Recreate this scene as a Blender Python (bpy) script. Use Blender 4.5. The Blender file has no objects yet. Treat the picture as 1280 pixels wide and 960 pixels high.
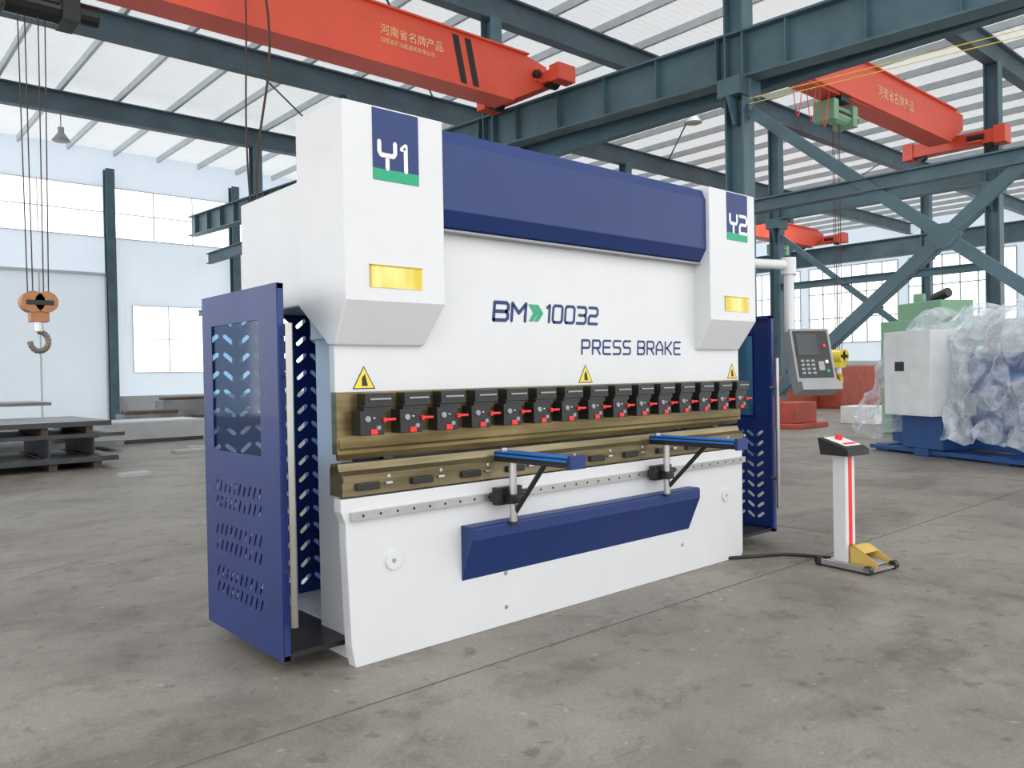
import bpy, math, random
from mathutils import Vector as V, Matrix
random.seed(4)
S=bpy.context.scene
COL=S.collection
# ---------------------------------------------------------------- materials
def mat(name,c,rough=.5,metal=0,var=.06,scale=4,bump=0,bscale=40,coat=0,c2=None,detail=4,stretch=None):
    m=bpy.data.materials.new(name);m.use_nodes=True
    n=m.node_tree.nodes;l=m.node_tree.links;b=n['Principled BSDF']
    b.inputs['Roughness'].default_value=rough;b.inputs['Metallic'].default_value=metal
    if coat: b.inputs['Coat Weight'].default_value=coat
    tc=n.new('ShaderNodeTexCoord');nz=n.new('ShaderNodeTexNoise');nz.inputs['Scale'].default_value=scale
    nz.inputs['Detail'].default_value=detail
    if stretch:
        mp=n.new('ShaderNodeMapping');mp.inputs['Scale'].default_value=stretch
        l.new(tc.outputs['Object'],mp.inputs[0]);l.new(mp.outputs[0],nz.inputs['Vector'])
    else: l.new(tc.outputs['Object'],nz.inputs['Vector'])
    cr=n.new('ShaderNodeValToRGB')
    lo=[max(0,x*(1-var)) for x in c];hi=[min(1,x*(1+var)) for x in c]
    if c2: lo=c2;hi=c
    cr.color_ramp.elements[0].color=(*lo,1);cr.color_ramp.elements[1].color=(*hi,1)
    cr.color_ramp.elements[0].position=.3;cr.color_ramp.elements[1].position=.7
    l.new(nz.outputs['Fac'],cr.inputs['Fac']);l.new(cr.outputs['Color'],b.inputs['Base Color'])
    if bump:
        n2=n.new('ShaderNodeTexNoise');n2.inputs['Scale'].default_value=bscale
        l.new(tc.outputs['Object'],n2.inputs['Vector'])
        bp=n.new('ShaderNodeBump');bp.inputs['Strength'].default_value=bump;bp.inputs['Distance'].default_value=.01
        l.new(n2.outputs['Fac'],bp.inputs['Height']);l.new(bp.outputs['Normal'],b.inputs['Normal'])
    return m
def ribbed(name,c,axis,freq,rough=.5,dist=.03,trans=0):
    m=mat(name,c,rough,0,.05,.6);n=m.node_tree.nodes;l=m.node_tree.links;b=n['Principled BSDF']
    tc=n.new('ShaderNodeTexCoord');w=n.new('ShaderNodeTexWave');w.bands_direction=axis
    w.inputs['Scale'].default_value=freq;l.new(tc.outputs['Object'],w.inputs['Vector'])
    bp=n.new('ShaderNodeBump');bp.inputs['Strength'].default_value=.6;bp.inputs['Distance'].default_value=dist
    l.new(w.outputs['Fac'],bp.inputs['Height']);l.new(bp.outputs['Normal'],b.inputs['Normal'])
    if trans:
        tr=n.new('ShaderNodeBsdfTranslucent');tr.inputs[0].default_value=(*[min(1,x*1.05) for x in c],1)
        mx=n.new('ShaderNodeMixShader');mx.inputs[0].default_value=trans
        out=n['Material Output'];l.new(b.outputs[0],mx.inputs[1]);l.new(tr.outputs[0],mx.inputs[2]);l.new(mx.outputs[0],out.inputs[0])
    return m
white=mat('paint_white',(.68,.69,.70),.38,0,.02,3,.12,150,.15)
navy=mat('paint_navy',(.006,.026,.15),.38,0,.12,3,.25,160,.12)
navyf=mat('paint_navy_flat',(.006,.028,.145),.45,0,.05,2,0,1,.0)
green=mat('decal_green',(.01,.36,.18),.5)
decw=mat('decal_white',(.85,.85,.85),.5)
yel=mat('yellow',(.85,.66,.05),.4)
sight=mat('sight_window_yellow',(.92,.84,.30),.3,0,0,7,0,1,0,(.70,.52,.03),1,(2,1,.5))
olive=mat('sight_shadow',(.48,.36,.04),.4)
blk=mat('black_steel',(.014,.014,.015),.4)
red=mat('lever_red',(.8,.03,.03),.4)
gold=mat('tooling_brass_film',(.29,.225,.10),.3,.65,.3,2.5,0,1,0,(.11,.082,.032),5,(.6,1,6))
die=mat('die_steel_film',(.31,.26,.15),.28,.7,.3,2.5,0,1,0,(.13,.105,.055),5,(.6,1,6))
pyel=mat('pedal_yellow',(.62,.42,.10),.45)
steel=mat('steel_bright',(.55,.55,.55),.3,.85,.1,8)
chrome=mat('handle_satin',(.42,.41,.39),.3,1)
armblue=mat('arm_blue',(.01,.16,.55),.4)
grey=mat('pendant_grey',(.30,.31,.32),.45)
teal=mat('structure_teal',(.065,.125,.155),.5,0,.2,1.5)
teald=mat('rafter_dark',(.065,.105,.13),.6,0,.2,1)
crane=mat('crane_red',(.74,.095,.05),.42,0,.08,1)
purl=mat('purlin_grey',(.50,.55,.57),.5)
wallm=ribbed('wall_sheet',(.62,.69,.76),'X',2.2,.55,.008,.36)
roofm=ribbed('roof_sheet',(.74,.76,.77),'Y',1.6,.5,.05,.38)
doort=ribbed('door_panel',(.88,.89,.89),'Z',1.2,.5,.01,.7)
doorw=mat('crate_white',(.8,.82,.83),.5)
rust=mat('plate_rust',(.10,.07,.055),.7,0,.4,3)
darkst=mat('plate_dark',(.05,.055,.06),.5,0,.4,3)
plategrey=mat('plate_top_grey',(.20,.205,.21),.4,.3,.3,1.2)  # reflected sheen of the plate tops painted in as a lighter grey
slab=mat('slab_grey',(.42,.44,.44),.6)
red2=mat('base_red',(.42,.07,.04),.6,0,.2)
mgreen=mat('machine_green',(.20,.38,.24),.5)
mblue=mat('machine_blue',(.02,.08,.26),.45)
rope=mat('rope',(.07,.04,.03),.7)
orange=mat('hook_orange',(.48,.21,.08),.5)
hooksteel=mat('hook_steel',(.22,.18,.15),.5,.4)
glassw=bpy.data.materials.new('guard_window');glassw.use_nodes=True
_n=glassw.node_tree.nodes;_l=glassw.node_tree.links;_n.clear()
o=_n.new('ShaderNodeOutputMaterial');mx=_n.new('ShaderNodeMixShader');t=_n.new('ShaderNodeBsdfTransparent');g=_n.new('ShaderNodeBsdfGlossy')
t.inputs[0].default_value=(.62,.82,.98,1);g.inputs['Roughness'].default_value=.05;mx.inputs[0].default_value=.08
_l.new(t.outputs[0],mx.inputs[1]);_l.new(g.outputs[0],mx.inputs[2]);_l.new(mx.outputs[0],o.inputs[0])
plastic=bpy.data.materials.new('plastic_film');plastic.use_nodes=True
_n=plastic.node_tree.nodes;_l=plastic.node_tree.links;_n.clear()
o=_n.new('ShaderNodeOutputMaterial');mx=_n.new('ShaderNodeMixShader');t=_n.new('ShaderNodeBsdfTransparent');g=_n.new('ShaderNodeBsdfPrincipled')
g.inputs['Base Color'].default_value=(.8,.86,.92,1);g.inputs['Roughness'].default_value=.12
nz=_n.new('ShaderNodeTexNoise');nz.inputs['Scale'].default_value=1.6;nz.inputs['Detail'].default_value=6;nz.inputs['Distortion'].default_value=1.8
cr=_n.new('ShaderNodeValToRGB');cr.color_ramp.elements[0].position=.38;cr.color_ramp.elements[1].position=.7
cr.color_ramp.elements[0].color=(.1,.1,.1,1);cr.color_ramp.elements[1].color=(.8,.8,.8,1)
tc=_n.new('ShaderNodeTexCoord');_l.new(tc.outputs['Object'],nz.inputs['Vector']);_l.new(nz.outputs['Fac'],cr.inputs[0]);_l.new(cr.outputs[0],mx.inputs[0])
_l.new(t.outputs[0],mx.inputs[1]);_l.new(g.outputs[0],mx.inputs[2]);_l.new(mx.outputs[0],o.inputs[0])
# floor
def floor_mat():
    m=bpy.data.materials.new('concrete_floor');m.use_nodes=True
    n=m.node_tree.nodes;l=m.node_tree.links;b=n['Principled BSDF']
    tc=n.new('ShaderNodeTexCoord')
    def noise(sc,det,dist=0,loc=(0,0,0),scl=(1,1,1),rg=.5):
        a=n.new('ShaderNodeTexNoise');a.inputs['Scale'].default_value=sc;a.inputs['Detail'].default_value=det
        a.inputs['Distortion'].default_value=dist;a.inputs['Roughness'].default_value=rg
        mp=n.new('ShaderNodeMapping');mp.inputs['Location'].default_value=loc;mp.inputs['Scale'].default_value=scl
        l.new(tc.outputs['Object'],mp.inputs[0]);l.new(mp.outputs[0],a.inputs['Vector']);return a
    def ramp(src,p0,c0,p1,c1):
        c=n.new('ShaderNodeValToRGB');e=c.color_ramp.elements;e[0].position=p0;e[0].color=(*c0,1);e[1].position=p1;e[1].color=(*c1,1)
        l.new(src.outputs['Fac'],c.inputs[0]);return c
    def mul(a,bb,f):
        x=n.new('ShaderNodeMix');x.data_type='RGBA';x.blend_type='MULTIPLY';x.inputs[0].default_value=f
        l.new(a,x.inputs[6]);l.new(bb,x.inputs[7]);return x.outputs[2]
    a=noise(.6,12,.3,rg=.72)
    base=ramp(a,.34,(.195,.176,.148),.66,(.335,.31,.268))
    f=noise(55,5);o1=mul(base.outputs[0],ramp(f,.3,(.68,.68,.68),.65,(1,1,1)).outputs[0],.6)
    s=noise(.8,9,.5,(5,3,0),(.7,1.2,1),.65);o2=mul(o1,ramp(s,.50,(1,1,1),.66,(.54,.52,.49)).outputs[0],.8)
    s2=noise(3.2,9,.3,(1,7,0),(1,1,1),.75);o3=mul(o2,ramp(s2,.52,(1,1,1),.66,(.54,.52,.49)).outputs[0],.75)
    s3=noise(8,4,.3,(2,2,0));o4=mul(o3,ramp(s3,.63,(1,1,1),.69,(.5,.48,.46)).outputs[0],.65)
    s4=noise(14,3,.2,(8,2,0));sc=n.new('ShaderNodeMix');sc.data_type='RGBA';sc.blend_type='ADD';sc.inputs[0].default_value=1
    c4=ramp(s4,.66,(0,0,0),.74,(.12,.12,.11));l.new(o4,sc.inputs[6]);l.new(c4.outputs[0],sc.inputs[7])
    l.new(sc.outputs[2],b.inputs['Base Color'])
    r=n.new('ShaderNodeMapRange');r.inputs['To Min'].default_value=.34;r.inputs['To Max'].default_value=.7
    l.new(a.outputs['Fac'],r.inputs[0]);l.new(r.outputs[0],b.inputs['Roughness'])
    bp=n.new('ShaderNodeBump');bp.inputs['Strength'].default_value=.2;bp.inputs['Distance'].default_value=.01
    l.new(f.outputs['Fac'],bp.inputs['Height']);l.new(bp.outputs[0],b.inputs['Normal'])
    return m
floorm=floor_mat()
joint=mat('joint_dark',(.13,.12,.105),.8)
# ---------------------------------------------------------------- helpers
def empty(name,loc=(0,0,0),rz=0):
    e=bpy.data.objects.new(name,None);COL.objects.link(e);e.location=loc;e.rotation_euler=(0,0,rz);e.empty_display_size=.1;return e
class MB:
    def __init__(s,*mats): s.v=[];s.f=[];s.mi=[];s.mats=list(mats)
    def _m(s,m):
        if m is None: return 0
        if m not in s.mats: s.mats.append(m)
        return s.mats.index(m)
    def add(s,vs,fs,m=None):
        o=len(s.v);s.v+= [tuple(v) for v in vs];k=s._m(m)
        for f in fs: s.f.append([i+o for i in f]);s.mi.append(k)
    def box(s,x0,x1,y0,y1,z0,z1,m=None,M=None):
        vs=[V((x,y,z)) for z in(z0,z1) for y in(y0,y1) for x in(x0,x1)]
        if M: vs=[M@v for v in vs]
        s.add(vs,[(0,2,3,1),(4,5,7,6),(0,1,5,4),(2,6,7,3),(0,4,6,2),(1,3,7,5)],m);return s
    def prism(s,prof,a0,a1,axis='X',m=None,M=None):
        def mk(p,a):
            return V((a,p[0],p[1])) if axis=='X' else V((p[0],a,p[1])) if axis=='Y' else V((p[0],p[1],a))
        n=len(prof);vs=[mk(p,a0) for p in prof]+[mk(p,a1) for p in prof]
        if M: vs=[M@v for v in vs]
        s.add(vs,[tuple(range(n)),tuple(range(2*n-1,n-1,-1))]+[(i,i+n,(i+1)%n+n,(i+1)%n) for i in range(n)],m);return s
    def cyl(s,p,q,r,m=None,n=12,r2=None):
        p=V(p);q=V(q);d=(q-p).normalized();a=d.orthogonal().normalized();b=d.cross(a);r2=r if r2 is None else r2
        vs=[p+r*(a*math.cos(t)+b*math.sin(t)) for t in [2*math.pi*i/n for i in range(n)]]+[q+r2*(a*math.cos(t)+b*math.sin(t)) for t in [2*math.pi*i/n for i in range(n)]]
        s.add(vs,[tuple(range(n)),tuple(range(2*n-1,n-1,-1))]+[(i,i+n,(i+1)%n+n,(i+1)%n) for i in range(n)],m);return s
    def tube(s,pts,r,m=None,n=8):
        for a,b in zip(pts[:-1],pts[1:]): s.cyl(a,b,r,m,n)
        return s
    def beamY(s,x,y0,y1,z0,z1,w=.25,m=None,t=.03,z0b=None):
        dz=0 if z0b is None else z0b-z0
        def bx(xa,xb,za,zb):
            vs=[V((xx,yy,zz+(dz if yy==y1 else 0))) for zz in(za,zb) for yy in(y0,y1) for xx in(xa,xb)]
            s.add(vs,[(0,2,3,1),(4,5,7,6),(0,1,5,4),(2,6,7,3),(0,4,6,2),(1,3,7,5)],m)
        bx(x-w/2,x+w/2,z0,z0+t);bx(x-w/2,x+w/2,z1-t,z1);bx(x-t/2,x+t/2,z0+t,z1-t)
        return s
    def beamX(s,y,x0,x1,z0,z1,w=.25,m=None,t=.03):
        s.box(x0,x1,y-w/2,y+w/2,z0,z0+t,m);s.box(x0,x1,y-w/2,y+w/2,z1-t,z1,m);s.box(x0,x1,y-t/2,y+t/2,z0+t,z1-t,m);return s
    def colH(s,x,y,z0,z1,w=.3,d=.35,m=None,t=.03):
        s.box(x-w/2,x+w/2,y-d/2,y-d/2+t,z0,z1,m);s.box(x-w/2,x+w/2,y+d/2-t,y+d/2,z0,z1,m);s.box(x-t/2,x+t/2,y-d/2+t,y+d/2-t,z0,z1,m);return s
    def obj(s,name,parent=None,bevel=0,smooth=False):
        me=bpy.data.meshes.new(name);me.from_pydata(s.v,[],s.f)
        for m in s.mats: me.materials.append(m)
        for p,k in zip(me.polygons,s.mi): p.material_index=k
        import bmesh
        bm=bmesh.new();bm.from_mesh(me);bmesh.ops.recalc_face_normals(bm,faces=bm.faces);bm.to_mesh(me);bm.free()
        me.update();o=bpy.data.objects.new(name,me);COL.objects.link(o)
        if parent: o.parent=parent
        if bevel:
            b=o.modifiers.new('bev','BEVEL');b.width=bevel;b.segments=2;b.limit_method='ANGLE'
        if smooth:
            for p in me.polygons: p.use_smooth=True
        return o
def slot(cx,cy,L,w,ang,n=4):
    pts=[];c=math.cos(ang);s=math.sin(ang)
    for sgn in(1,-1):
        for i in range(n+1):
            t=-math.pi/2+math.pi*i/n
            x=sgn*(L/2+w/2*math.cos(t));y=sgn*(w/2*math.sin(t))
            pts.append((cx+x*c-y*s,cy+x*s+y*c))
    return pts
def plate(name,outline,holes,th,M,m,parent):
    cu=bpy.data.curves.new(name,'CURVE');cu.dimensions='2D';cu.fill_mode='BOTH';cu.extrude=th/2
    for pts in [outline]+holes:
        sp=cu.splines.new('POLY');sp.points.add(len(pts)-1);sp.use_cyclic_u=True
        for p,q in zip(sp.points,pts): p.co=(q[0],q[1],0,1)
    tmp=bpy.data.objects.new('tmp',cu);COL.objects.link(tmp)
    dg=bpy.context.evaluated_depsgraph_get();me=bpy.data.meshes.new_from_object(tmp.evaluated_get(dg))
    bpy.data.objects.remove(tmp);me.transform(M);me.materials.clear();me.materials.append(m)
    o=bpy.data.objects.new(name,me);COL.objects.link(o);o.parent=parent;return o
# stroke lettering
G={'B':[[(0,0),(0,1),(.85,1),(1,.87),(1,.63),(.85,.5),(0,.5)],[(.85,.5),(1,.37),(1,.13),(.85,0),(0,0)]],
'M':[[(0,0),(0,1),(.5,.45),(1,1),(1,0)]],'1':[[(.05,.85),(.3,1),(.3,0)]],
'0':[[(.15,0),(0,.13),(0,.87),(.15,1),(.85,1),(1,.87),(1,.13),(.85,0),(.15,0)]],
'3':[[(0,1),(.85,1),(1,.87),(1,.63),(.85,.5),(.2,.5)],[(.85,.5),(1,.37),(1,.13),(.85,0),(0,0)]],
'2':[[(0,1),(.85,1),(1,.87),(1,.63),(.85,.5),(.15,.5),(0,.37),(0,0),(1,0)]],
'P':[[(0,0),(0,1),(.85,1),(1,.87),(1,.58),(.85,.45),(0,.45)]],
'R':[[(0,0),(0,1),(.85,1),(1,.87),(1,.58),(.85,.45),(0,.45)],[(.55,.45),(1,0)]],
'E':[[(1,1),(.12,1),(0,.88),(0,.12),(.12,0),(1,0)],[(0,.5),(.9,.5)]],
'S':[[(1,1),(.15,1),(0,.87),(0,.63),(.15,.5),(.85,.5),(1,.37),(1,.13),(.85,0),(0,0)]],
'K':[[(0,0),(0,1)],[(1,1),(.3,.5),(1,0)],[(0,.5),(.3,.5)]],
'A':[[(0,0),(0,.6),(.4,1),(.6,1),(1,.6),(1,0)],[(0,.35),(1,.35)]],
'Y':[[(0,1),(0,.62),(.12,.5),(.88,.5),(1,.62),(1,1)],[(.5,.5),(.5,0)]]}
def letters(mb,txt,x,y,z,w,h,gap,sw,m,sl=.0):
    for ch in txt:
        if ch==' ': x+=w*.7;continue
        cw=w*(.35 if ch=='1' else 1)
        for st in G[ch]:
            P=[V((x+(p[0]*w)+p[1]*h*sl,0,z+p[1]*h)) for p in st]
            for a,b in zip(P[:-1],P[1:]):
                d=(b-a).normalized();nn=V((-d.z,0,d.x))*sw/2
                mb.add([a+nn+V((0,y,0)),b+nn+V((0,y,0)),b-nn+V((0,y,0)),a-nn+V((0,y,0))],[(0,1,2,3)],m)
            for a in P:
                mb.add([a+V((math.cos(k*math.pi/4)*sw/2,y-.0002,math.sin(k*math.pi/4)*sw/2)) for k in range(8)],[tuple(range(8))],m)
        x+=cw+gap
    return x
# ================================================================ ROOM
HX0,HX1,HY0,HY1=-12,45,-14,27.7
MB(floorm).box(HX0,HX1,HY0,HY1,-.2,0).obj('floor')
j=MB(joint)
for y in(-.42,11.6): j.box(HX0,HX1,y-.005,y+.005,0.0005,.0015)
for x in(4.6,9.15,14.8): j.box(x-.005,x+.005,-.42,11.6,.0005,.0015)
def crack(x,y,ang,L,n=14):
    p=V((x,y,.001))
    for i in range(n):
        ang+=random.uniform(-.3,.3);q=p+V((math.cos(ang),math.sin(ang),0))*L/n
        d=(q-p).normalized();w_=V((-d.y,d.x,0))*.0025
        j.add([p-w_,q-w_,q+w_,p+w_],[(0,1,2,3)]);p=q
crack(-.9,3.2,.9,3.0);crack(-1.6,1.4,1.3,2.2)
j.obj('trim_1')
def wall_open(mb,axis,c,th,a0,a1,z0,z1,ops):
    xs=sorted({a0,a1,*[o[0] for o in ops],*[o[1] for o in ops]});zs=sorted({z0,z1,*[o[2] for o in ops],*[o[3] for o in ops]})
    for xa,xb in zip(xs[:-1],xs[1:]):
        for za,zb in zip(zs[:-1],zs[1:]):
            cx=(xa+xb)/2;cz=(za+zb)/2
            if any(o[0]<cx<o[1] and o[2]<cz<o[3] for o in ops): continue
            if axis=='Y': mb.add([(xa,c,za),(xb,c,za),(xb,c,zb),(xa,c,zb)],[(0,1,2,3)])
            else: mb.add([(c,xa,za),(c,xb,za),(c,xb,zb),(c,xa,zb)],[(0,1,2,3)])
RZ=9.75
ops=[(-2.6,1.7,6.6,8.4),(1.95,6.1,6.6,8.4),(6.4,10.65,6.6,8.4)]
x=10.95
while x<43: ops.append((x,x+4.2,6.6,8.4));x+=4.5
ops+=[(7.0,9.55,1.75,4.2),(12,14.5,1.75,4.2),(17,20,1.75,4.2),(24,28,1.75,4.2),(34,38,1.75,4.2)]
w=MB(wallm);wall_open(w,'Y',HY1,.15,HX0,HX1,0,RZ,ops);w.obj('wall_back')
wf=MB(purl)
for (a,b,c,d) in ops:
    nn=max(2,int((b-a)/1.4))
    for i in range(nn+1):
        xx=a+(b-a)*i/nn;wf.box(xx-.012,xx+.012,HY1-.03,HY1+.05,c,d)
    for zz in(c,(c+d)/2,d): wf.box(a,b,HY1-.03,HY1+.05,zz-.012,zz+.012)
wf.obj('window_1')
ops2=[]
y=-1.8
while y<27: ops2.append((y+.2,y+5.6,3.0,7.6));y+=6
w=MB(wallm);wall_open(w,'X',HX1,.15,-2,HY1,0,RZ,ops2);w.obj('wall_right')
wf=MB(purl)
for (a,b,c,d) in ops2:
    for i in range(7):
        yy=a+(b-a)*i/6;wf.box(HX1-.03,HX1+.05,yy-.03,yy+.03,c,d)
    for zz in(c,c+1.5,c+3,d): wf.box(HX1-.03,HX1+.05,a,b,zz-.03,zz+.03)
wf.obj('window_2')
b=MB(slab);b.box(6.5,43,HY1-.12,HY1-.02,0,.9);b.obj('baseboard_back')
d=MB(doort)
d.add([(2.0,HY1-.1,0),(6.05,HY1-.1,0),(6.05,HY1-.1,5.2),(2.0,HY1-.1,5.2)],[(0,1,2,3)])
d.box(3.98,4.02,HY1-.17,HY1-.11,0,5.2,purl);d.box(1.9,2.0,HY1-.2,HY1-.02,0,5.25,purl);d.box(6.05,6.1,HY1-.2,HY1-.02,0,5.25,purl);d.box(1.9,6.1,HY1-.2,HY1-.02,5.2,5.3,purl)
d.obj('door_1')
r=MB(roofm);r.add([(HX0,-5,RZ),(HX1,-5,RZ),(HX1,HY1+.3,RZ),(HX0,HY1+.3,RZ)],[(0,1,2,3)]);r.obj('ceiling')
r=MB(purl);x=HX0+.5
while x<HX1: r.box(x-.04,x+.04,-5,HY1,RZ-.2,RZ-.01);x+=1.5
r.obj('roof_purlins')
YR=[3.68+6*k for k in range(-1,4)]
r=MB(teald)
for y in YR: r.beamX(y,HX0,HX1,8.95,RZ-.2,.28,teald,.04)
for y in(9.68,15.68):
    for x in(-6,6,17,29): r.cyl((x,y,9.5),(x+6,y+6,9.5),.025,teald,6)
r.obj('roof_rafters')
for X in(9.15,20.5,31.8):
    for y in YR:
        c=MB(teal)
        zz=5.8+.04*y if X<10 else 6.0
        c.colH(X,y,0,9.0,.3,.34);c.box(X-.25,X+.25,y-.25,y+.25,0,.03)
        c.box(X-.3,X+.3,y-.2,y+.2,zz-.28,zz)
        c.prism([(X-.15,zz-.7),(X-.35,zz-.28),(X+.35,zz-.28),(X+.15,zz-.7)],y-.02,y+.02,'Y')
        c.obj('steel_column')
for X in(6.25,10.8,15.3,19.8): c=MB(teal);c.colH(X,HY1-.2,0,9,.3,.34);c.obj('steel_column')
rb=MB(teal)
rb.beamY(9.15,-8,27.5,5.8-.32,5.8-.32+.74,.34,teal,.035,5.8+1.1)
y=-8
while y<27:
    zz=5.8+.04*y
    for sx in(-1,1): rb.box(9.15+sx*.015,9.15+sx*.15,y-.008,y+.008,zz+.03,zz+.7)
    y+=1.2
for q in(0,.10):
    rb.cyl((9.0,-7,5.0+q*.8),(9.0,3.4,5.5+q*.8),.006,yel,6)
for yy in(-5,3.4): rb.box(9.0,9.03,yy-.02,yy+.02,5.2+.048*(yy+3)-.1,5.75+.04*yy,teal)
rb.obj('crane_runway_beam')
rb=MB(teal);rb.beamY(20.5,-4,27.5,6.0,6.75,.34,teal,.04);rb.obj('crane_runway_beam')
rb=MB(teal);rb.beamY(31.8,-4,27.5,6.0,6.75,.34,teal,.04);rb.obj('crane_runway_beam')
rb=MB(teal);rb.beamY(9.75,-4,27.5,5.9,6.3,.2,teal,.03);rb.obj('crane_runway_beam')
for X in(9.15,20.5):
    br=MB(teal)
    y0,y1=-2.32,3.68
    if X>10: y0,y1=3.68,9.68
    for (a,b) in(((X,y0,.6),(X,y1,5.6)),((X,y0,5.6),(X,y1,.6))):
        a=V(a);b=V(b)
        d=(b-a).normalized();n=V((0,-d.z,d.y));
        for s0,s1 in((-.08,.08),):
            vs=[a+n*s0+V((-.04,0,0)),a+n*s1+V((-.04,0,0)),a+n*s1+V((.04,0,0)),a+n*s0+V((.04,0,0))]
            vs+=[v+(b-a) for v in vs];br.add(vs,[(0,1,2,3),(7,6,5,4),(0,4,5,1),(1,5,6,2),(2,6,7,3),(3,7,4,0)])
    ym=(y0+y1)/2;br.prism([(ym-.22,3.1),(ym-.08,3.26),(ym+.08,3.26),(ym+.22,3.1),(ym+.08,2.94),(ym-.08,2.94)],X-.05,X+.05,'X')
    br.beamY(X,y0,y1,3.84,4.04,.18,teal,.02)
    if X<10: br.beamY(9.15,3.68,27,3.84,4.04,.18,teal,.02)
    br.obj('column_cross_bracing')
# cranes
def crane_build(name,x0,x1,y,z0,z1,hx,hookz,endR,endL,hcol,trolley=True,ltap=False,ty=0,th=.42):
    e=empty(name)
    g=MB(crane)
    L=.9
    if ltap: prof=[(x0,z0-.1),(x1-L,z0),(x1,z0+.45),(x1,z1),(x0+2.0,z1),(x0,z1-.75)]
    else: prof=[(x0,z0+.45),(x0+L,z0),(x1-L,z0),(x1,z0+.45),(x1,z1-.1),(x1-.5,z1),(x0,z1)]
    g.prism(prof,y-.2,y+.2,'Y');g.box(x0+(2.0 if ltap else 0),x1-.5,y-.27,y+.27,z1,z1+.03);g.box(x0+L,x1-L,y-.27,y+.27,z0-.03,z0)
    g.obj('girder',e)
    g=MB(crane)
    for xe,ze in((x1,endR),(x0,endL)):
        yy0=y+ty
        g.box(xe-.18,xe+.18,yy0-1.1,yy0+1.1,ze+.1,ze+th);g.box(xe-.22,xe+.22,yy0-1.2,yy0-.95,ze+.05,ze+th+.05)
        g.box(xe-.22,xe+.22,yy0+.95,yy0+1.2,ze+.05,ze+th+.05)
        for yy in(-.8,.8): g.cyl((xe-.1,yy0+yy,ze+.14),(xe+.1,yy0+yy,ze+.14),.14,blk,14)
        g.box(xe-.33,xe-.17,yy0-.7,yy0-.4,ze+.12,ze+.34,crane)
        g.cyl((xe-.3,yy0-.75,ze+.24),(xe-.3,yy0-.4,ze+.24),.08,blk,10)
    g.obj('end_trucks',e)
    h=MB(mgreen if trolley else blk)
    h.cyl((hx-.45,y,z0-.38),(hx+.45,y,z0-.38),.19,None,16);h.box(hx-.5,hx-.3,y-.22,y+.22,z0-.58,z0-.17);h.box(hx+.3,hx+.5,y-.22,y+.22,z0-.58,z0-.17)
    h.cyl((hx+.5,y,z0-.38),(hx+.75,y,z0-.38),.13,blk,12);h.box(hx-.2,hx+.2,y-.22,y+.22,z0-.16,z0-.03,blk)
    h.cyl((hx-.28,y-.19,z0-.38),(hx+.28,y-.19,z0-.38),.03,blk,8)
    h.obj('hoist',e,.01)
    h=MB(blk)
    for dx,dy in((-.12,-.04),(-.05,.04),(.05,-.04),(.12,.04)): h.cyl((hx+dx*1.3,y+dy,z0-.4),(hx+dx,y+dy,hookz+.5),.007,rope,6)
    h.obj('hoist_ropes',e)
    h=MB(hcol)
    h.cyl((hx-.07,y-.11,hookz+.42),(hx-.07,y+.11,hookz+.42),.13,None,18)
    h.cyl((hx+.07,y-.11,hookz+.42),(hx+.07,y+.11,hookz+.42),.13,None,18);h.box(hx-.1,hx+.1,y-.09,y+.09,hookz+.18,hookz+.45)
    h.box(hx-.15,hx+.15,y-.115,y-.11,hookz+.38,hookz+.44,blk)
    h.cyl((hx,y,hookz+.06),(hx,y,hookz+.24),.05,steel,10)
    pts=[];
    for i in range(15):
        t=math.radians(100-i*20);pts.append((hx+.10*math.cos(t),y,hookz-.06+.12*math.sin(t)))
    h.tube(pts,.034,hcol if trolley else hooksteel,8);h.obj('hook_block',e,.01)
    return e
c1=crane_build('overhead_crane',-8.5,8.75,7.8,6.45,7.35,.2,1.98,6.8,6.8,orange,False,False,.45,.3)
s=MB(blk);
for k in range(2):
    x0=6.68+k*.27;s.add([(x0,7.595,6.5),(x0+.14,7.595,6.5),(x0-.04,7.595,7.3),(x0-.18,7.595,7.3)],[(0,1,2,3)])
s.obj('warning_stripes',c1)
def cjk(t,x,y,z,size,par,m=decw):
    cu=bpy.data.curves.new('lettering','FONT');cu.body=t;cu.size=size;cu.extrude=.002
    cu.materials.append(m);o=bpy.data.objects.new('lettering',cu);COL.objects.link(o);o.parent=par;o.location=(x,y,z);o.rotation_euler=(math.pi/2,0,0)
gold2=mat('letter_gold',(.90,.58,.32),.5)
cjk('河南省名牌产品',5.05,7.59,6.93,.18,c1,gold2);cjk('河南省矿山起重机有限公司',5.05,7.59,6.79,.09,c1,gold2)
c2=crane_build('overhead_crane',10.15,20.0,4.4,6.9,7.72,13.75,1.25,6.78,6.25,yel,True,True)
cjk('河南省名牌产品',15.2,4.19,7.2,.26,c2,gold2)
fl=MB(red)
for k in range(3):
    x0=11.6+k*.5;fl.tube([(x0+.4*i/8,4.15,6.85-.8*math.sin(math.pi*i/8)) for i in range(9)],.008)
fl.obj('festoon_cable',c2)
c3=crane_build('overhead_crane',20.9,31.4,14,6.7,7.4,28,4.5,6.75,6.75,yel)
def lamp(x,y,z=8.3):
    e=empty('high_bay_lamp',(x,y,z))
    m=MB(grey);m.cyl((0,0,.65),(0,0,.2),.015,None,6);m.cyl((0,0,.25),(0,0,.1),.08,None,12);m.cyl((0,0,.1),(0,0,-.12),.08,None,20,.24);m.obj('shade',e)
    m=MB(slab);m.cyl((0,0,-.14),(0,0,-.121),.2,None,16);m.obj('lens',e)
lamp(16.3,9.68);lamp(3.5,21.68)
pc=MB(rope)
pts=[(3.0,7.3,7.3)]
for i in range(1,14):
    t=i/13;pts.append((2.9+.12*math.sin(t*7),7.25,7.2-4.6*t))
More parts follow.
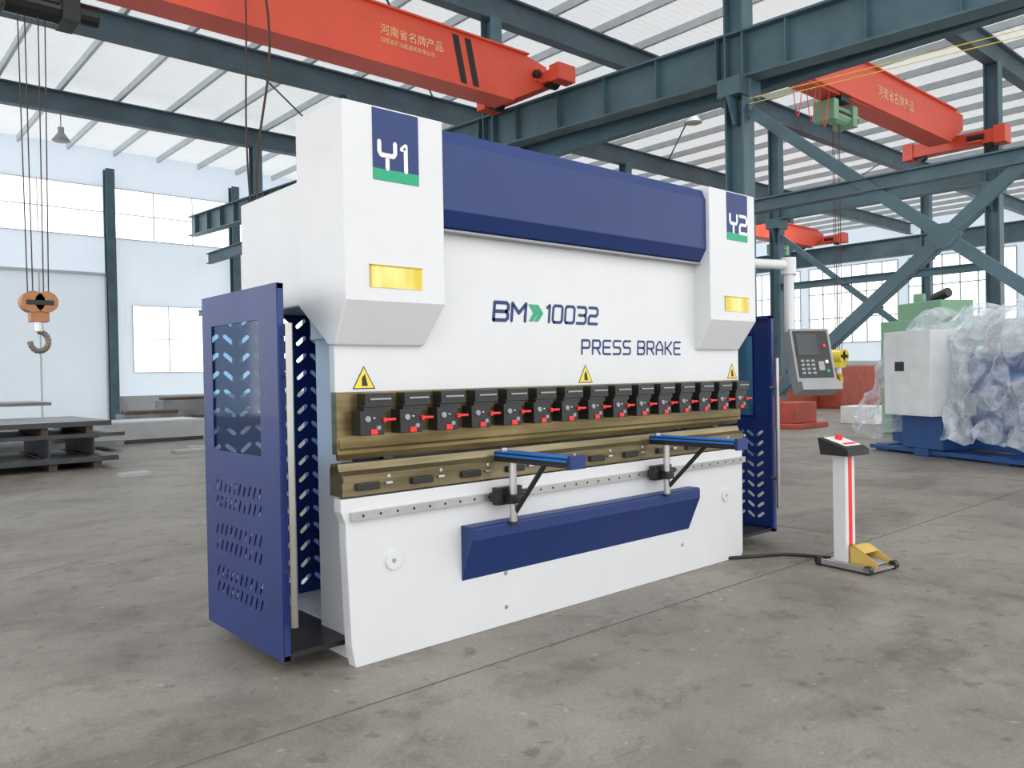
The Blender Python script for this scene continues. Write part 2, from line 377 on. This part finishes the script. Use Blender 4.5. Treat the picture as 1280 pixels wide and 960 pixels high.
pc.tube(pts,.018);pts=[(p[0]-.2-.12*math.sin(i*.5),p[1]+.05,p[2]) for i,p in enumerate(pts)];pc.tube(pts,.014)
pc.box(2.82,2.98,7.2,7.3,2.2,2.62,yel);pc.obj('crane_pendant_cable')
# ================================================================ PRESS BRAKE
PB=empty('press_brake')
b=MB(white)
b.box(.46,2.94,.32,1.3,.12,1.6);b.box(.02,3.4,.12,.40,1.6,2.66);b.box(.46,2.94,.40,1.3,1.6,2.2)
b.box(.1,3.3,.1,1.35,.0,.12)
b.obj('body',PB,.006)
b=MB(white)
for xa,xb in((.06,.12),(3.24,3.3)):
    b.prism([(.06,0),(.42,0),(.42,1.75),(.12,1.75),(.12,1.35),(.2,1.3),(.2,1.0),(.12,.95),(.12,.86),(.06,.86)],xa,xb,'X')
b.obj('side_frames',PB)
b=MB(white)
for xa,xb in((.0,.5),(2.95,3.4)):
    b.prism([(.4,1.78),(.4,2.43),(1.2,2.43),(1.2,1.78)],xa,xb,'X')
b.box(.15,.45,1.0,1.2,2.43,2.5);b.cyl((.3,.7,2.43),(.3,.7,2.55),.05,steel,12)
b.obj('upper_side_covers',PB,.01)
b=MB(navyf);b.box(.43,.46,.42,1.3,.12,1.78);b.box(2.94,2.97,.42,1.3,.12,1.78);b.obj('inner_side_panels',PB)
b=MB(white)
b.prism([(0.02,.0),(3.33,0),(3.35,.03),(3.36,.82),(-.045,.82),(-.045,.76),(-.02,.7),(-.02,.6),(0,.1)],0,.07,'Y')
b.obj('table',PB,.004)
b=MB(steel)
b.box(0,3.36,-.028,0,.715,.755);
for i in range(34): b.cyl((.06+i*.098,-.0295,.735),(.06+i*.098,-.027,.735),.007,blk,8)
b.obj('guide_rail',PB)
b=MB(white)
for X in(.24,3.13):
    b.cyl((X,-.012,.487),(X,.01,.487),.045,None,24);b.cyl((X,-.014,.487),(X,-.011,.487),.012,steel,10)
for X,z in((.98,.29),(.98,.1),(2.6,.2)): b.cyl((X,-.004,z),(X,.01,z),.012,steel,10)
b.obj('caps',PB)
b=MB(navyf)
b.prism([(0,.6),(-.09,.6),(-.1,.59),(-.1,.53),(0,.3)],.67,2.68,'X');b.obj('cable_trough',PB,.004)
b=MB(white)
b.box(-.03,3.42,.06,.115,1.33,2.66);b.obj('ram',PB,.004)
def cover(name,x0,x1):
    prof=[(-.08,2.71),(-.08,1.77),(.035,1.56),(.1,1.56),(.4,1.77),(.4,2.73)]
    m=MB(white);n=len(prof)
    vs=[V((x0,p[0],p[1])) for p in prof]+[V((x1-(.06 if p[1]<1.6 else 0),p[0],p[1])) for p in prof]
    m.add(vs,[tuple(range(n)),tuple(range(2*n-1,n-1,-1))]+[(i,i+n,(i+1)%n+n,(i+1)%n) for i in range(n)])
    return m.obj(name,PB,.008)
cover('cylinder_cover_left',-.04,.54);cover('cylinder_cover_right',2.87,3.45)
b=MB(navyf)
prof=[(.06,2.71),(-.02,2.69),(-.05,2.62),(-.05,2.27),(.0,2.19),(.06,2.17)]
b.prism(prof,.54,2.87,'X')
b.box(.54,2.87,-.002,.06,2.165,2.18,grey)
b.obj('blue_fascia',PB,.004)
b=MB(navyf)
for x0,x1,t in((.12,.385,'Y1'),(3.08,3.345,'Y2')):
    yy=-.0835
    b.box(x0,x1,yy,-.0795,2.41,2.70,navyf);b.box(x0,x1,yy,-.0795,2.355,2.41,green)
    letters(b,t,x0+.035,yy-.002,2.415,.09,.125,.035,.023,decw)
    wx0,wx1=(.09,.395) if x0<1 else (3.04,3.35)
    b.box(wx0,wx1,-.0835,-.0795,1.835,1.945,sight)
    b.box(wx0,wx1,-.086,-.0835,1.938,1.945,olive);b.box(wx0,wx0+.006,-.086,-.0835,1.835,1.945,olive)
b.obj('badges',PB)
b=MB(navyf)
x=letters(b,'BM',.975,.058,1.715,.105,.1,.03,.021,navyf,.12)
for k in range(2):
    x0=x+.0+k*.043
    b.add([(x0,.057,1.815),(x0+.034,.057,1.815),(x0+.076,.057,1.765),(x0+.034,.057,1.715),(x0,.057,1.715),(x0+.038,.057,1.765)],[(0,1,2,5),(5,2,3,4)],green)
letters(b,'10032',x+.14,.058,1.715,.078,.1,.027,.018,navyf,.12)
letters(b,'PRESS BRAKE',1.69,.058,1.525,.069,.085,.029,.014,navyf,.05)
b.obj('lettering',PB)
b=MB(yel)
for X in(.13,1.72,3.33):
    b.add([(X-.065,.0585,1.345),(X+.065,.0585,1.345),(X,.0585,1.46)],[(0,1,2)],blk)
    b.add([(X-.056,.058,1.35),(X+.056,.058,1.35),(X,.058,1.45)],[(0,1,2)],yel)
    b.add([(X-.012,.0575,1.36),(X+.022,.0575,1.36),(X+.006,.0575,1.42),(X-.012,.0575,1.40)],[(0,1,2,3)],blk)
b.obj('warning_signs',PB)
b=MB(gold)
b.box(-.03,3.42,.05,.10,1.03,1.33);b.prism([(.045,1.10),(.045,1.06),(.07,1.0),(.078,1.0),(.09,1.06),(.09,1.1)],-.02,3.4,'X')
b.obj('punch_tooling',PB)
b=MB(blk)
for i in range(15):
    X=.03+.2275*i
    b.box(X+.055,X+.215,-.025,.05,1.255,1.325);b.box(X+.08,X+.2,-.035,-.025,1.29,1.30,grey)
    b.box(X+.02,X+.155,-.035,.05,1.12,1.24);b.box(X+.05,X+.19,-.02,.05,1.225,1.265)
    b.cyl((X+.06,-.045,1.20),(X+.06,-.03,1.20),.016,grey,10);b.cyl((X+.12,-.045,1.155),(X+.12,-.03,1.155),.012,grey,10)
    b.box(X+.155,X+.215,-.05,-.02,1.187,1.200,red);b.box(X+.145,X+.16,-.05,-.03,1.18,1.205,red)
    b.box(X+.075,X+.115,-.042,-.034,1.122,1.15,red);b.box(X+.09,X+.10,-.045,-.034,1.2,1.207,decw)
b.obj('punch_clamps',PB,.004)
b=MB(die)
b.prism([(.0,.83),(.0,.93),(.03,.95),(.045,.985),(.06,.985),(.075,.965),(.09,.985),(.105,.985),(.12,.95),(.12,.83)],-.035,3.37,'X')
b.box(-.035,3.37,-.012,.0,.90,.925)
b.obj('die_tooling',PB)
b=MB(blk)
for i,X in enumerate((.1,.42,.74,1.06,1.42,1.74,2.06,2.4,2.72,3.04,3.26)):
    b.box(X-.065,X+.065,-.02,0,.855,.89);b.cyl((X+.12,-.014,.91),(X+.12,.0,.91),.012,steel,8)
    b.box(X+.1,X+.14,-.018,0,.87,.885,steel)
b.obj('die_clamps',PB,.006)
def arm(name,X,y1):
    e=MB(blk)
    e.box(X-.09,X+.09,-.075,-.028,.69,.785);e.box(X-.11,X-.07,-.09,-.03,.71,.76)
    e.cyl((X+.1,-.05,.74),(X+.15,-.05,.74),.018,blk,10)
    e.cyl((X-.01,-.11,.60),(X-.01,-.11,.95),.022,steel,16);e.box(X-.05,X+.03,-.14,-.07,.70,.75)
    e.cyl((X-.01,-.11,.585),(X-.01,-.11,.6),.028,blk,14);
    e.cyl((X+.0,-.10,.63),(X+.0,y1*.62,.93),.014,blk,10)
    ya=.0
    e.prism([(X-.045,.925),(X+.045,.925),(X+.05,.94),(X+.05,.975),(X-.05,.975),(X-.05,.94)],y1,ya,'Y')
    for q in(-.034,0,.034): e.box(X+q-.012,X+q+.012,y1,ya,.974,.982,armblue)
    e.box(X+.05,X+.053,y1+.01,ya-.01,.955,.97,armblue);e.box(X-.053,X-.05,y1+.01,ya-.01,.955,.967,armblue)
    e.box(X-.055,X+.055,y1-.02,y1,.92,.99,navyf);e.cyl((X,-.03,.98),(X,-.03,.998),.02,steel,12)
    e.obj(name,PB,.002)
arm('support_arm_left',.96,-.58);arm('support_arm_right',2.31,-.66)
def guard(nm,X,xin,mir):
    M=Matrix(((0,0,1,X),(1,0,0,0),(0,1,0,0),(0,0,0,1)))
    y0,y1,z0,z1=.1,1.03,.08,1.85
    holes=[[(.3,1.03),(.9,1.03),(.9,1.69),(.3,1.69)]]
    for zc in(.80,.57,.34):
        for r_ in(-.042,.042):
            for c_ in range(10): holes.append(slot(.33+c_*.06,zc+r_,.055,.017,math.radians(118 if mir else 62)))
    if not mir:
        holes=holes[:1]
        for r_ in range(9):
            for c_ in range(8): holes.append(slot(.24+c_*.09,.2+r_*.085,.05,.024,math.radians(35 if (c_%2) else -35)))
    plate(nm+'_side_panel',[(y0,z0),(y1,z0),(y1,z1),(y0,z1)],holes,.004,M,navy,PB)
    f=MB(navy)
    for a,b_,c,d in((y0,y0+.03,z0,z1),(y1-.03,y1,z0,z1),(y0,y1,z0,z0+.03),(y0,y1,z1-.03,z1)):
        f.box(min(X,X+xin*.035),max(X,X+xin*.035),a,b_,c,d)
    f.obj(nm+'_frame',PB,.004)
    g=MB(glassw);g.box(X+xin*.006,X+xin*.009,.28,.92,1.01,1.71);g.obj(nm+'_window_pane',PB)
    xa,xb=sorted((X,X+xin*.73))
    holes=[]
    for r_ in range(16):
        for c_ in range(8):
            holes.append(slot(xa+.055+c_*.088,.2+r_*.102,.055,.024,math.radians(-40 if c_%2 else 40)))
    M2=Matrix(((1,0,0,0),(0,0,1,1.03),(0,1,0,0),(0,0,0,1)))
    plate(nm+'_rear_panel',[(xa,z0),(xb,z0),(xb,z1),(xa,z1)],holes,.004,M2,navy,PB)
    h=MB(chrome);hx=X+xin*.035;hy=.055;h0,h1=(.25,1.66) if mir else (.28,1.5)
    h.cyl((hx,hy,h0),(hx,hy,h1),.017,chrome,20)
    for z in(h0+.24,h1-.24): h.cyl((hx,hy,z),(hx,.12,z),.013,chrome,12)
    h.obj(nm+'_handle',PB,0,False)
    t=MB(blk);xa,xb=sorted((X,X+xin*.5));t.box(xa,xb,.12,1.03,.085,.11);
    for px,py in((X+xin*.3,.95),(X+xin*.3,.4)): t.cyl((px,py,0),(px,py,.09),.025,blk,12)
    t.obj(nm+'_tray',PB)
guard('left_guard',-.3,1,True);guard('right_guard',4.0,-1,False)
arm_=MB(white)
arm_.box(3.3,3.42,.3,.45,2.15,2.35);arm_.cyl((3.4,.38,2.28),(4.25,.1,2.28),.04,white,16);arm_.cyl((4.25,.1,2.32),(4.25,.1,1.72),.04,white,16)
arm_.cyl((4.25,.1,2.2),(4.25,.1,2.34),.06,white,16);arm_.obj('pendant_arm',PB)
M=Matrix.Translation((4.32,-.05,1.47))@Matrix.Rotation(math.radians(-35),4,'Z')@Matrix.Rotation(math.radians(-18),4,'X')
c=MB(grey)
c.prism([(-.05,-.2),(-.05,.27),(.0,.29),(.1,.27),(.1,-.1),(.06,-.2)],-.17,.17,'X',grey,M)
c.prism([(-.05,-.19),(-.12,-.21),(-.12,-.28),(.06,-.28),(.06,-.19)],-.17,.17,'X',grey,M)
c.box(-.148,.148,-.056,-.05,-.16,.25,blk,M)
c.box(-.13,.05,-.06,-.056,.03,.22,darkst,M)
for i in range(4):
    for k_ in range(3): c.box(-.12+k_*.045,-.09+k_*.045,-.06,-.056,-.13+i*.035,-.11+i*.035,grey,M)
c.box(.03,.08,-.06,-.056,-.10,-.02,grey,M)
for zz,mm in((.1,red),(-.04,decw),(-.12,green)):
    c.box(.09,.115,-.065,-.056,zz,zz+.028,mm,M)
c.box(-.17,.17,.0,.1,.28,.29,grey,M)
c.obj('control_panel',PB,.005)
# ================================================================ FOOT PEDAL PEDESTAL
FP=empty('foot_pedal_stand',(3.62,-.66,0),math.radians(-8))
b=MB(white);b.box(-.055,.055,-.05,.05,.03,.80);b.box(-.02,.02,-.053,-.05,.06,.78,red);b.obj('post',FP,.004)
b=MB(blk);b.prism([(-.12,.79),(.10,.79),(.12,.91),(-.09,.85),(-.12,.83)],-.125,.125,'X');
Mh=Matrix.Translation((0,.01,.882))@Matrix.Rotation(math.atan2(.06,.21),4,'X')
b.box(-.09,.09,-.09,.09,-.0,.006,decw,Mh);b.cyl(Mh@V((0,.03,.0)),Mh@V((0,.03,.035)),.026,red,16)
b.box(-.07,.07,-.075,-.045,.006,.008,red,Mh)
b.obj('button_head',FP,.006)
b=MB(steel);b.box(-.17,.17,-.30,.10,.015,.03);b.box(-.17,-.15,-.30,.10,.03,.05);b.box(.15,.17,-.30,.10,.03,.05)
for px in(-.15,.15):
    for py in(.10,-.28): b.cyl((px-.02,py,.03),(px+.02,py,.03),.03,blk,14)
b.obj('base_plate',FP)
b=MB(pyel)
for dx in(-.03,.14): b.prism([(-.27,.03),(-.27,.06),(-.1,.15),(-.06,.15),(-.06,.03)],.0,.006,'X',pyel,Matrix.Translation((dx,0,0)))
b.prism([(-.17,.108),(-.1,.144),(-.06,.144),(-.06,.15),(-.1,.15),(-.17,.114)],-.03,.146,'X',pyel);b.box(-.03,.146,-.066,-.06,.03,.15,pyel)
b.prism([(-.24,.035),(-.07,.06),(-.07,.07),(-.24,.045)],.0,.13,'X',grey)
b.obj('pedal_guard',FP)
cu=bpy.data.curves.new('pedal_cable','CURVE');cu.dimensions='3D';cu.bevel_depth=.012
sp=cu.splines.new('NURBS');P=[(2.7,.25,.02),(3.2,.0,.013),(3.4,-.15,.013),(3.6,-.2,.013),(3.65,-.42,.013),(3.62,-.55,.03)]
sp.points.add(len(P)-1)
for q,p in zip(sp.points,P): q.co=(*p,1)
sp.use_endpoint_u=True;cu.materials.append(blk);o=bpy.data.objects.new('pedal_cable',cu);COL.objects.link(o);o.parent=PB
# ================================================================ BACKGROUND OBJECTS
W=empty('wrapped_press_brake',(12.17,2.93,0),math.radians(-116.8))
b=MB(mblue);b.box(0,4.5,.3,1.5,.12,1.0);b.box(.1,4.6,-.25,.1,.03,.1);b.box(1.2,1.5,-.3,.3,.0,.12)
for x in(.2,1.4,2.6,3.8): b.box(x,x+.3,-.2,.4,0,.12)
b.box(1.9,4.5,.1,.5,1.0,1.6);b.obj('base',W,.01)
b=MB(doorw);b.box(.85,1.85,-.55,.3,.65,1.98,doorw);b.box(1.9,4.5,.3,1.2,1.5,2.1);b.box(.95,1.8,-.3,.3,.12,.65,mblue);b.obj('cabinet',W,.01)
b=MB(blk);b.box(1.1,1.3,-.556,-.55,1.35,1.5);b.box(2.2,4.2,.05,.1,1.2,1.3,armblue);b.obj('details',W)
nx,ny=56,34
vs=[];fs=[]
for i in range(nx+1):
    for jj in range(ny+1):
        u=i/nx;v=jj/ny
        x=-.1+4.9*u
        if v<.42: y=-.45+.35*(v/.42);z=.3+(1.85-.3)*(v/.42)
        elif v<.62:
            q=(v-.42)/.2;y=-.1+1.0*q;z=1.85+.5*math.sin(q*math.pi/1.6)
        else: q=(v-.62)/.38;y=.9+.7*q;z=2.2-1.6*q
        if .75<x<1.9 and v<.42: y+=.4
        e=min(u/.14,1);z=z*(.55+.45*e)
        n=.07*math.sin(x*7+z*4)+.05*math.sin(x*13-z*7+1)+.04*math.sin(x*23+z*11)+random.uniform(-.03,.03)
        y-=n*.8;z+=n*.6
        x+=random.uniform(-.03,.03)
        vs.append((x,y,z))
for i in range(nx):
    for jj in range(ny):
        a=i*(ny+1)+jj;fs.append((a,a+1,a+ny+2,a+ny+1))
b=MB(plastic);b.add(vs,fs);b.obj('plastic_wrap',W)
b=empty('green_machine',(14.9,4.3,0),math.radians(-116.8))
g=MB(mgreen);g.box(-.4,1.6,.6,1.8,0,2.4);g.box(0,1.2,.7,1.5,2.4,2.75);g.cyl((.3,1,2.75),(.3,1,2.95),.12);g.cyl((.8,.9,2.8),(1.2,.9,2.9),.1,blk)
g.box(-.3,1.5,.57,.6,1.2,2.0,purl);g.obj('housing',b,.02)
b=MB(red2);b.box(15.6,16.6,6.4,8.6,.12,.62);b.box(15.4,16.8,6.2,8.8,.0,.12);b.box(15.8,16.4,7.2,8.4,.62,1.25);b.obj('red_machine_base',None,.02)
b=MB(red2);b.box(25.5,29.5,10.2,11.9,0,1.5);b.box(24,25.4,11,13,0,1.1);b.box(26,29,10.3,11.8,1.5,1.7,slab);b.obj('stacked_red_frames',None,.03)
b=MB(doorw);b.box(18.0,18.9,5.6,6.5,0,.45);b.obj('white_crate',None,.02)
b=MB(mgreen);b.box(24,27,5.5,7,0,1.5);b.box(24.3,26,5.7,6.8,1.5,2.1);b.obj('green_machine',None,.03)
# left stock
b=MB(darkst)
for z0,z1,dx,m_ in((.12,.20,.0,plategrey),(.52,.58,.1,plategrey),(.70,.78,-.1,plategrey)):
    b.box(-4,1.9+dx,10.9,13.0,z0,z1,m_);b.box(-4,1.905+dx,10.893,10.9,z0,z1,darkst)
for x in(-3,-1,.9,1.55):
    b.beamY(x,10.95,12.9,.2,.52,.16,darkst,.02)
    b.box(x,x+.12,11,12.8,0,.12,rust);b.box(x-.1,x,11,12.8,.58,.70,rust)
b.obj('steel_plate_stack')
b=MB(darkst)
for z0,z1,xr in((.12,.22,2.9),(.6,.68,2.4),(.98,1.04,1.6)): b.box(-4,xr,14.2,16.2,z0,z1,plategrey)
for x in(-3,-1,.6,2.0):
    b.box(x,x+.2,14.3,16.1,0,.12,rust);b.beamY(x,14.3,16.1,.22,.6,.18,darkst,.02)
    if x<1.5: b.beamY(x,14.3,16.1,.68,.98,.18,rust,.02)
b.obj('steel_plate_stack')
b=MB(slab);b.box(3.0,5.3,16,17.6,.08,.45);b.box(3.1,5.2,16.05,17.5,0,.08,darkst);b.box(3.05,5.2,16.0,17.4,.45,.5,purl);b.obj('stone_slab_block',None,.01)
b=MB(rust)
for x,y,a,h in((4.5,20,1.6,.5),(6.3,19.6,1.2,.35),(7.9,20,1.0,.45),(6.5,23,1.5,.8)):
    b.box(x,x+a,y,y+.8,.1,h,plategrey if a>1.4 else slab);b.box(x+.1,x+.3,y+.1,y+.7,0,.1,darkst);b.box(x+a-.3,x+a-.1,y+.1,y+.7,0,.1,darkst);b.box(x+.1,x+a-.1,y+.1,y+.7,h,h+.1,rust)
b.obj('scrap_stock',None,.02)
b=MB(slab)
for x,y,a in((1.5,9.2,.4),(3.4,12.6,.7),(3.9,13.2,.4)): b.box(x,x+a,y,y+.3,0,.05)
b.obj('scrap_pieces')
# ================================================================ LIGHT
wd=bpy.data.worlds.new('world');S.world=wd;wd.use_nodes=True
bg=wd.node_tree.nodes['Background'];bg.inputs[0].default_value=(.985,.993,1,1);bg.inputs[1].default_value=2.1
def area(name,loc,rot,sx,sy,e,c=(1,1,1)):
    l=bpy.data.lights.new(name,'AREA');l.shape='RECTANGLE';l.size=sx;l.size_y=sy;l.energy=e;l.color=c
    o=bpy.data.objects.new(name,l);COL.objects.link(o);o.location=loc;o.rotation_euler=rot;return o
for i,(x,y) in enumerate(((14,8),(14,18),(26,12))): area('roof_light',(x,y,8.9),(0,0,0),5,3,250)
# ================================================================ CAMERA
a=math.radians(48.7)
F0=V((math.cos(a),math.sin(a),0));R=V((math.sin(a),-math.cos(a),0));Z=V((0,0,1))
p=math.atan(.011);F=F0*math.cos(p)-Z*math.sin(p);U=R.cross(F)
r_=(R-.0184*U).normalized();u_=(U+.0184*R).normalized()
cam=bpy.data.cameras.new('camera');co=bpy.data.objects.new('camera',cam);COL.objects.link(co)
cam.sensor_width=36;cam.lens=1000/1280*36;cam.clip_end=200
co.matrix_world=Matrix(((r_.x,u_.x,-F.x,-1.934),(r_.y,u_.y,-F.y,-3.401),(r_.z,u_.z,-F.z,1.4),(0,0,0,1)))
S.camera=co
S.view_settings.view_transform='Standard'
